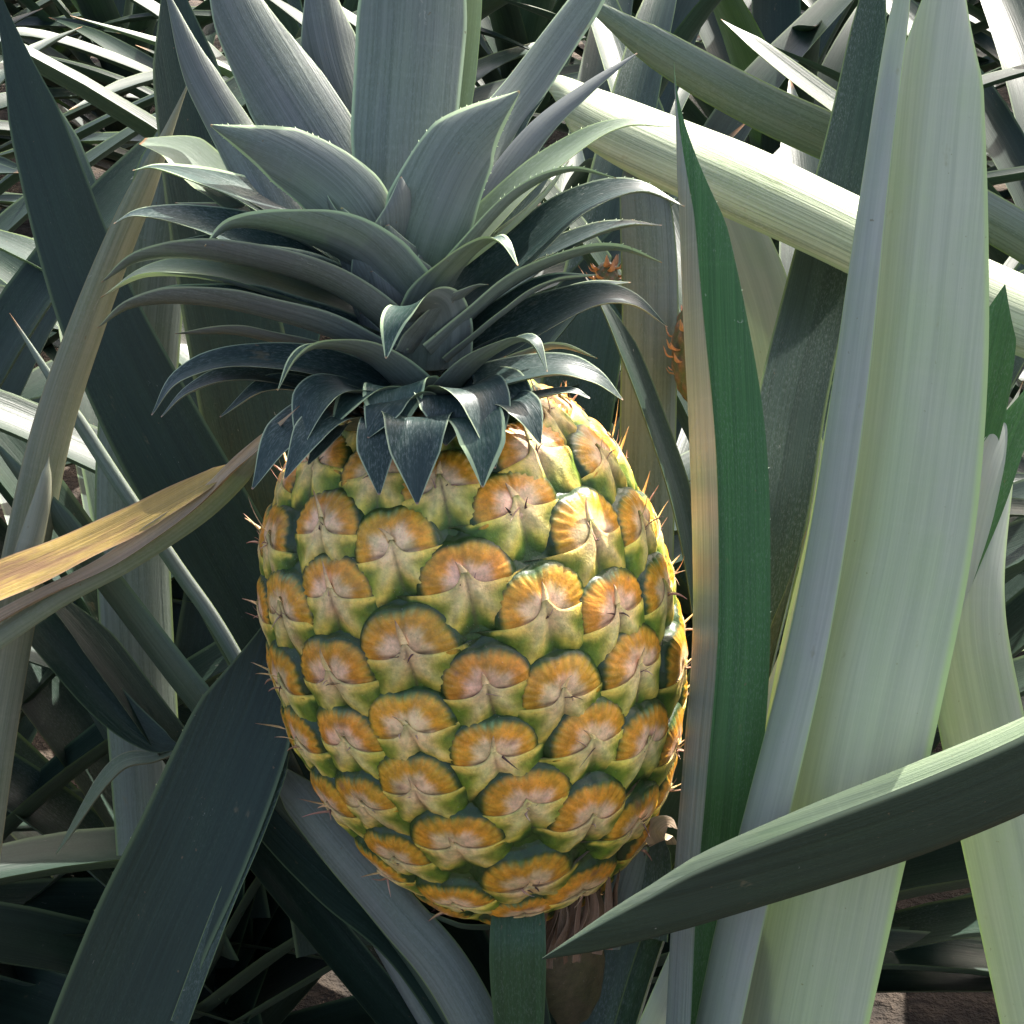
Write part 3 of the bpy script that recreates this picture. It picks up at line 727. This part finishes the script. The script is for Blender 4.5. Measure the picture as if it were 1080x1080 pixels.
leaf(mother, [(620,1250,60),(745,960,40),(790,830,30),(812,740,20),(838,640,30)], [40,40,30,20,2], [150]*5, M_PALE, ang=.5)
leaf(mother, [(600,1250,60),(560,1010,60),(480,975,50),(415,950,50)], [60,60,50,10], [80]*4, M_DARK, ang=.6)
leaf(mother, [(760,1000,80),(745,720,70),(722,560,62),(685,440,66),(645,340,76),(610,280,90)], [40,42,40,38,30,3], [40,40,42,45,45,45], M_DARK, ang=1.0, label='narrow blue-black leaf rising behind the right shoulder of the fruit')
# leaves running up to the left from under the fruit
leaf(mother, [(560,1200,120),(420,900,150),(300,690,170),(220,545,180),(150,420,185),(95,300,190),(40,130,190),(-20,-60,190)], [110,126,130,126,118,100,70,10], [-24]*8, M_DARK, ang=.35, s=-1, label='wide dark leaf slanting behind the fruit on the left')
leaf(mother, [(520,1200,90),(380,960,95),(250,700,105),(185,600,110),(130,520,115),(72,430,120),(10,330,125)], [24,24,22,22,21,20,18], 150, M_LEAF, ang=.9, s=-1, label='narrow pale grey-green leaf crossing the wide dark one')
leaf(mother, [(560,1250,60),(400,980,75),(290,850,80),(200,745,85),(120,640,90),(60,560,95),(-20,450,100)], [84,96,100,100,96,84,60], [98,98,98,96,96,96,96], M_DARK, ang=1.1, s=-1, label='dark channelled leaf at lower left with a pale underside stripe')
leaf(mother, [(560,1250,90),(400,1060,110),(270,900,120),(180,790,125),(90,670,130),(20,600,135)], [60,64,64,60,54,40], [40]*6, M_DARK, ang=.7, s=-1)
leaf(mother, [(560,1200,30),(480,1040,30),(420,965,32),(360,895,36),(310,835,44),(270,790,60)], [52,56,54,52,44,20], [172,172,170,168,165,165], M_LEAF, ang=.5, s=-1, label='grey-green leaf underside below the left of the fruit')
leaf(mother, [(560,1200,50),(440,1010,70),(350,930,80),(280,860,90),(200,760,95)], [60,64,60,50,20], [20]*5, M_DARK, ang=.5, s=-1)

def gpos(px, d):      # ground point under a frame column at depth d
    k = (D + d)
    X = (px - 540) * k / D * S
    Y = k * S * math.cos(PITCH)
    return np.array([X, Y + .05, 0.])
left = empty('pineapple_plant', gpos(60, 100))
tag(left, 'plant at the left edge with an upright olive leaf and a broad dark one', 'plant', 'pineapple plants in the bed')
leaf(left, [(-60,1200,80),(-10,800,80),(30,580,70),(58,450,60),(95,340,55),(130,250,50),(165,170,50),(210,60,60)], [60,60,54,48,42,36,28,3], 160, M_OLIVE, ang=.5, s=1, label='olive-grey leaf rising along the left edge')
leaf(left, [(20,620,20),(36,560,24),(46,520,24),(52,478,28)], [34,26,18,2], 170, M_OLIVE, ang=.4, s=1)
leaf(left, [(20,1700,140),(50,1400,70),(80,1200,30),(150,1010,10),(205,890,0),(255,770,5),(292,670,15),(318,590,30)], [130,130,130,132,126,112,74,6], [10,10,10,10,8,6,4,0], M_DARK, ang=.4, s=1, thick=4, teeth=2,
     label='broad dark green leaf with a pale margin at the lower left of the fruit')
leaf(left, [(190,1080,-5),(235,960,-10),(270,880,-8),(295,815,0),(310,770,12)], [22,22,20,18,4], 20, M_LEAF, ang=.6, s=1, label='thin blue-grey leaf beside the broad dark one')
leaf(left, [(60,900,120),(120,815,110),(165,800,100),(210,785,95)], [3,34,24,4], 60, M_OLIVE, ang=.6, s=1)
leaf(left, [(40,660,130),(110,740,115),(160,780,105),(200,790,100)], [50,50,36,4], 20, M_DARK, ang=.6, s=1)

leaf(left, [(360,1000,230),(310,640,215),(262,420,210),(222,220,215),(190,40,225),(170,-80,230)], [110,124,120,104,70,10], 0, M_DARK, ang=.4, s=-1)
leaf(left, [(160,900,250),(140,560,240),(152,360,235),(172,200,235),(205,60,240)], [84,90,88,76,20], 178, M_LEAF, ang=.4, s=1, label='upright grey-green leaf behind the left crown tips')
right = empty('pineapple_plant', gpos(1250, 500))
tag(right, 'plant at the right with a thick white sunlit leaf slanting behind the crown', 'plant', 'pineapple plants in the bed')
leaf(right, [(572,1012,-190),(640,1003,-196),(700,990,-200),(760,975,-206),(880,940,-215),(1000,900,-222),(1120,848,-225),(1250,775,-220),(1430,700,-190),(1640,720,-80),(1740,950,60),(1760,1250,160)],
     [3,70,110,145,172,185,185,170,160,150,140,130], 78, M_SUNEDGE, vee=60, s=1, thick=4, n=80, teeth=1.5,
     label='near leaf crossing the lower right corner, its thin upper strip coloured as sunlit')
leaf(right, [(1200,360,150),(1050,300,140),(890,222,135),(800,180,135),(715,143,140),(640,110,155),(590,85,170),(540,75,180)], [140,136,132,134,136,120,80,3], [135,135,135,135,130,125,115,110], M_THICK, ang=1.0, s=1, thick=10, n=70, label='thick pale leaf base in full sun slanting across behind the crown')
leaf(right, [(900,700,300),(840,480,300),(812,340,300),(782,250,300),(740,150,310)], [60,70,72,64,20], 180, M_PALE, ang=.3, s=1, label='pale leaf underside in sun below the thick leaf')
leaf(right, [(680,640,160),(684,430,140),(686,320,135),(682,230,135),(670,120,150)], [66,66,66,62,40], 178, M_LEAF, ang=.4, s=1, label='upright grey-green leaf behind the right of the crown')
leaf(right, [(1100,1100,40),(1040,800,20),(1015,640,30),(1040,500,60),(1080,400,90)], [90,96,90,60,3], [190]*5, M_PALE, ang=.5, s=1)
leaf(right, [(940,800,60),(990,640,50),(1040,520,60),(1090,400,80)], [60,60,56,30], [20]*4, M_GREEN, ang=.5, s=1, label='bright green leaf at the right edge')
leaf(right, [(930,700,90),(985,560,85),(1030,430,90),(1060,300,100)], [70,76,70,40], [10]*4, M_GREEN, ang=.5, s=1)
leaf(right, [(1500,520,330),(1250,360,330),(1060,240,330),(900,158,330),(800,112,330),(690,50,340),(560,-40,360)], [60,60,60,62,60,50,3], [170]*6, M_LEAF, ang=.5, s=-1)
leaf(right, [(1000,200,300),(850,90,280),(760,20,280)], [50,46,20], [60]*3, M_LEAF, ang=.5, s=-1)

# two half-hidden young fruits behind
def young_fruit(px, py, d, rx, ry, label, seed):
    R = random.Random(seed)
    c0 = at(px, py, d); root = empty('young_pineapple', c0 - UP * ry * S)
    tag(root, label, 'pineapple', 'small young fruits behind the leaves')
    nu, nv = 40, 48; mb = MB(); V = []; C = []
    for i in range(nu):
        a = math.pi * i / (nu - 1)
        for j in range(nv):
            b = 2 * math.pi * j / nv
            k = abs(math.sin(4 * b + a * 6)) * abs(math.sin(4 * b - a * 6)); r = 1 + .14 * k
            V.append(c0 + S * (RIGHT * rx * math.sin(a) * math.cos(b) * r - FWD * rx * math.sin(a) * math.sin(b) * r + UP * ry * math.cos(a)))
            C.append(np.array([.16, .085, .04]) * k + np.array([.06, .09, .03]) * (1 - k))
    F = [(i * nv + j, i * nv + (j + 1) % nv, (i + 1) * nv + (j + 1) % nv, (i + 1) * nv + j) for i in range(nu - 1) for j in range(nv)]
    mb.add(V, F, np.array(C)); mb.build('fruit_body', M_BRACT, root)
    for k in range(26):
        z = R.uniform(-.85, .85); b = k * 2.39996; q = math.sqrt(1 - z * z)
        o = RIGHT * q * math.cos(b) - FWD * q * math.sin(b); p0 = c0 + S * (o * rx * 1.02 + UP * z * ry)
        P, _ = cr([p0, p0 + S * (o * 7 + UP * 2), p0 + S * (o * 11 + UP * R.uniform(6, 14))], 8)
        mb = MB(); ribbon(mb, P, np.array([9, 9, 8, 7, 5, 4, 2, .5]) * S, np.repeat(np.cross(UP, o)[None], 8, 0), .5, 1.2 * S, nc=5)
        mb.build('bract', M_RED, root)
M_RED = leaf_material('young_bract_mat', (.50, .20, .12), (.50, .24, .14), (.6, .35, .2), .2, .2, .5)
young_fruit(733, 372, 100, 24, 58, 'small young fruit with reddish spiky bracts half hidden behind the tall upright leaf', 3)
young_fruit(640, 296, 150, 13, 22, 'tiny young fruit glimpsed between the right-hand crown leaves', 4)

# dry leaf: yellow blade folded along a brown dead edge
dry = empty('dry_leaf', at(60, 640, -20))
tag(dry, 'dried yellow and straw-coloured leaf lying slanted across the left side behind the fruit', 'dead leaf')
leaf(dry, [(-60,640,-30),(40,598,-25),(110,566,-30),(180,530,-55),(235,498,-95),(258,482,-120)], [58,56,50,38,22,3], 48, M_DRY, ang=.25, s=1, wob=.05, name='blade', n=50, thick=2)
leaf(dry, [(-60,684,-38),(50,626,-34),(130,585,-42),(205,532,-75),(255,486,-130),(316,428,-232)], [20,20,20,22,16,4], 40, M_STRAW, ang=1.1, s=1, wob=.25, name='dead_margin', n=60, thick=2.5)
leaf(dry, [(-60,715,-30),(55,636,-26),(135,592,-32),(212,540,-60),(262,492,-110),(285,462,-140)], [22,22,22,24,20,5], 170, M_OLIVE, ang=.5, s=1, wob=.04, name='underside', n=50, thick=2)

# ------------------------------------------------------------------ procedural plants behind
def rosette(name, base, nleaf, seed, size=1., guard=None, tilt=0.):
    R = random.Random(seed)
    root = empty(name, base)
    cnt = 0
    for k in range(nleaf):
        az = k * 2.39996 + R.uniform(-.2, .2); q = k / nleaf
        el = math.radians(22 + 58 * q + R.uniform(-8, 8)); ln = size * R.uniform(.48, .72) * (1 - .25 * q)
        out = np.array([math.cos(az), math.sin(az), 0]); up = np.array([0, 0, 1.])
        P = [np.array(base, float) + up * (.04 + .10 * q)]
        e = el; m = 6
        for j in range(m):
            P.append(P[-1] + (out * math.cos(e) + up * math.sin(e)) * ln / m); e -= math.radians(R.uniform(4, 15))
        P = np.array(P)
        if guard is not None and guard(P): continue
        Q, _ = cr(P, 26); t = np.linspace(0, 1, 26)
        w = size * R.uniform(.036, .052) * np.interp(t, [0, .15, .5, .85, 1], [1.1, 1, .95, .5, .02])
        W0 = np.cross(up, out); rl = R.uniform(-.25, .25)
        mb = MB(); ribbon(mb, Q, w, np.repeat((W0 * math.cos(rl) + up * math.sin(rl))[None], 26, 0), R.uniform(.6, 1.0), .0016, nc=9, wob=.02, tr=R)
        mb.build('leaf', R.choice((M_DARK, M_DARK, M_DARK, M_LEAF, M_DARK)), root); cnt += 1  # mostly the dark leaf colour, standing in for shade behind
    return root
def guard(P):
    for a, b in zip(P[:-1], P[1:]):
        for t in np.linspace(0, 1, 5):
            r = a + (b - a) * t - CAM
            dep = r @ FWD
            if dep <= 0: return True
            x = 540 + (r @ RIGHT) / dep * D; y = 540 - (r @ UP) / dep * D; d = dep / S - D
            if d < 230 and -120 < x < 1200 and -150 < y < 1230: return True
            if d < -150: return True
    return False
specs = [
 (150, 420, 34, 'plant directly behind the left side of the crown, its leaves in deep shade'),
 (560, 520, 34, 'plant directly behind the crown, narrow grey leaves fanning above it'),
 (900, 620, 34, 'plant behind the broad pale leaf at upper right'),
 (-250, 500, 30, 'plant at the far upper left corner behind the olive leaf'),
]
for i, (px, d, nl, lab) in enumerate(specs):
    r_ = rosette('pineapple_plant', gpos(px, d), nl, 50 + i, 1., guard)
    tag(r_, lab, 'plant', 'pineapple plants in the bed')
# field rows further back
proto = rosette('pineapple_plant', (0, 5, 0), 26, 99, 1.)
cells = []
for ry in range(5):
    for rx in range(-3 - ry // 2, 4 + ry // 2):
        cells.append((rx * .42 + (ry % 2) * .2 + rnd.uniform(-.05, .05), 1.15 + ry * .5 + rnd.uniform(-.06, .06)))
for i, (x, y) in enumerate(cells):
    if i == 0: r = proto
    else:
        r = proto.copy(); col.objects.link(r)
        for ch in list(proto.children):
            c = ch.copy(); col.objects.link(c); c.parent = r
    r.location = (x, y, 0); r.rotation_euler = (0, 0, rnd.uniform(0, 6.28))
    tag(r, 'pineapple plant in the rows further back, only dim leaf tips showing', 'plant', 'pineapple plants in the rows behind')

# ------------------------------------------------------------------ ground, sky, sun, camera
nG = 60
gx = np.linspace(-1, 1, nG); gx = np.sign(gx) * (np.abs(gx) ** 2.2) * 60
gv = []
for a in gx:
    for b in gx:
        z = .012 * noise.noise(Vector((a * 9, b * 9, 0))) + .02 * noise.noise(Vector((a * 2, b * 2, 3)))
        gv.append((a, b + 1.0, z))
g = mesh_obj('ground', gv, grid_faces(nG, nG, True), M_SOIL, None); g['kind'] = 'structure'

SUNC = nrm(np.array([.40, .89, -.19]))     # to the sun, camera axes (right, up, towards viewer)
SW = nrm(cvec(SUNC))
elev = math.asin(SW[2]); azim = math.atan2(SW[0], SW[1])
print('SUN elev', math.degrees(elev), 'az', math.degrees(azim))
sun = bpy.data.lights.new('sun', 'SUN'); sun.energy = 5.0; sun.angle = math.radians(.5); sun.color = (1, .96, .9)
so = bpy.data.objects.new('sun', sun); col.objects.link(so)
so.rotation_euler = Vector(tuple(SW)).to_track_quat('Z', 'Y').to_euler(); so.location = (0, 0, 5)
w = bpy.data.worlds.new('World'); scene.world = w; w.use_nodes = True
nt = w.node_tree; nt.nodes.clear()
sky = nt.nodes.new('ShaderNodeTexSky'); sky.sky_type = 'NISHITA'; sky.sun_disc = False
sky.sun_elevation = elev; sky.sun_rotation = azim; sky.dust_density = 6.0; sky.ozone_density = 0.0; sky.air_density = .8
bg = nt.nodes.new('ShaderNodeBackground'); bg.inputs[1].default_value = .15
wo = nt.nodes.new('ShaderNodeOutputWorld'); nt.links.new(sky.outputs[0], bg.inputs[0]); nt.links.new(bg.outputs[0], wo.inputs[0])

cam = bpy.data.cameras.new('camera'); co = bpy.data.objects.new('camera', cam); col.objects.link(co)
co.location = tuple(CAM); co.rotation_euler = (math.pi / 2 - PITCH, 0, 0)
cam.sensor_width = 36; cam.lens = 36 * D / 1080; cam.clip_start = .01; cam.clip_end = 300
scene.camera = co
scene.render.resolution_x = scene.render.resolution_y = 1024
scene.view_settings.view_transform = 'Standard'; scene.view_settings.look = 'None'
scene.view_settings.exposure = 1.55; scene.view_settings.gamma = 1
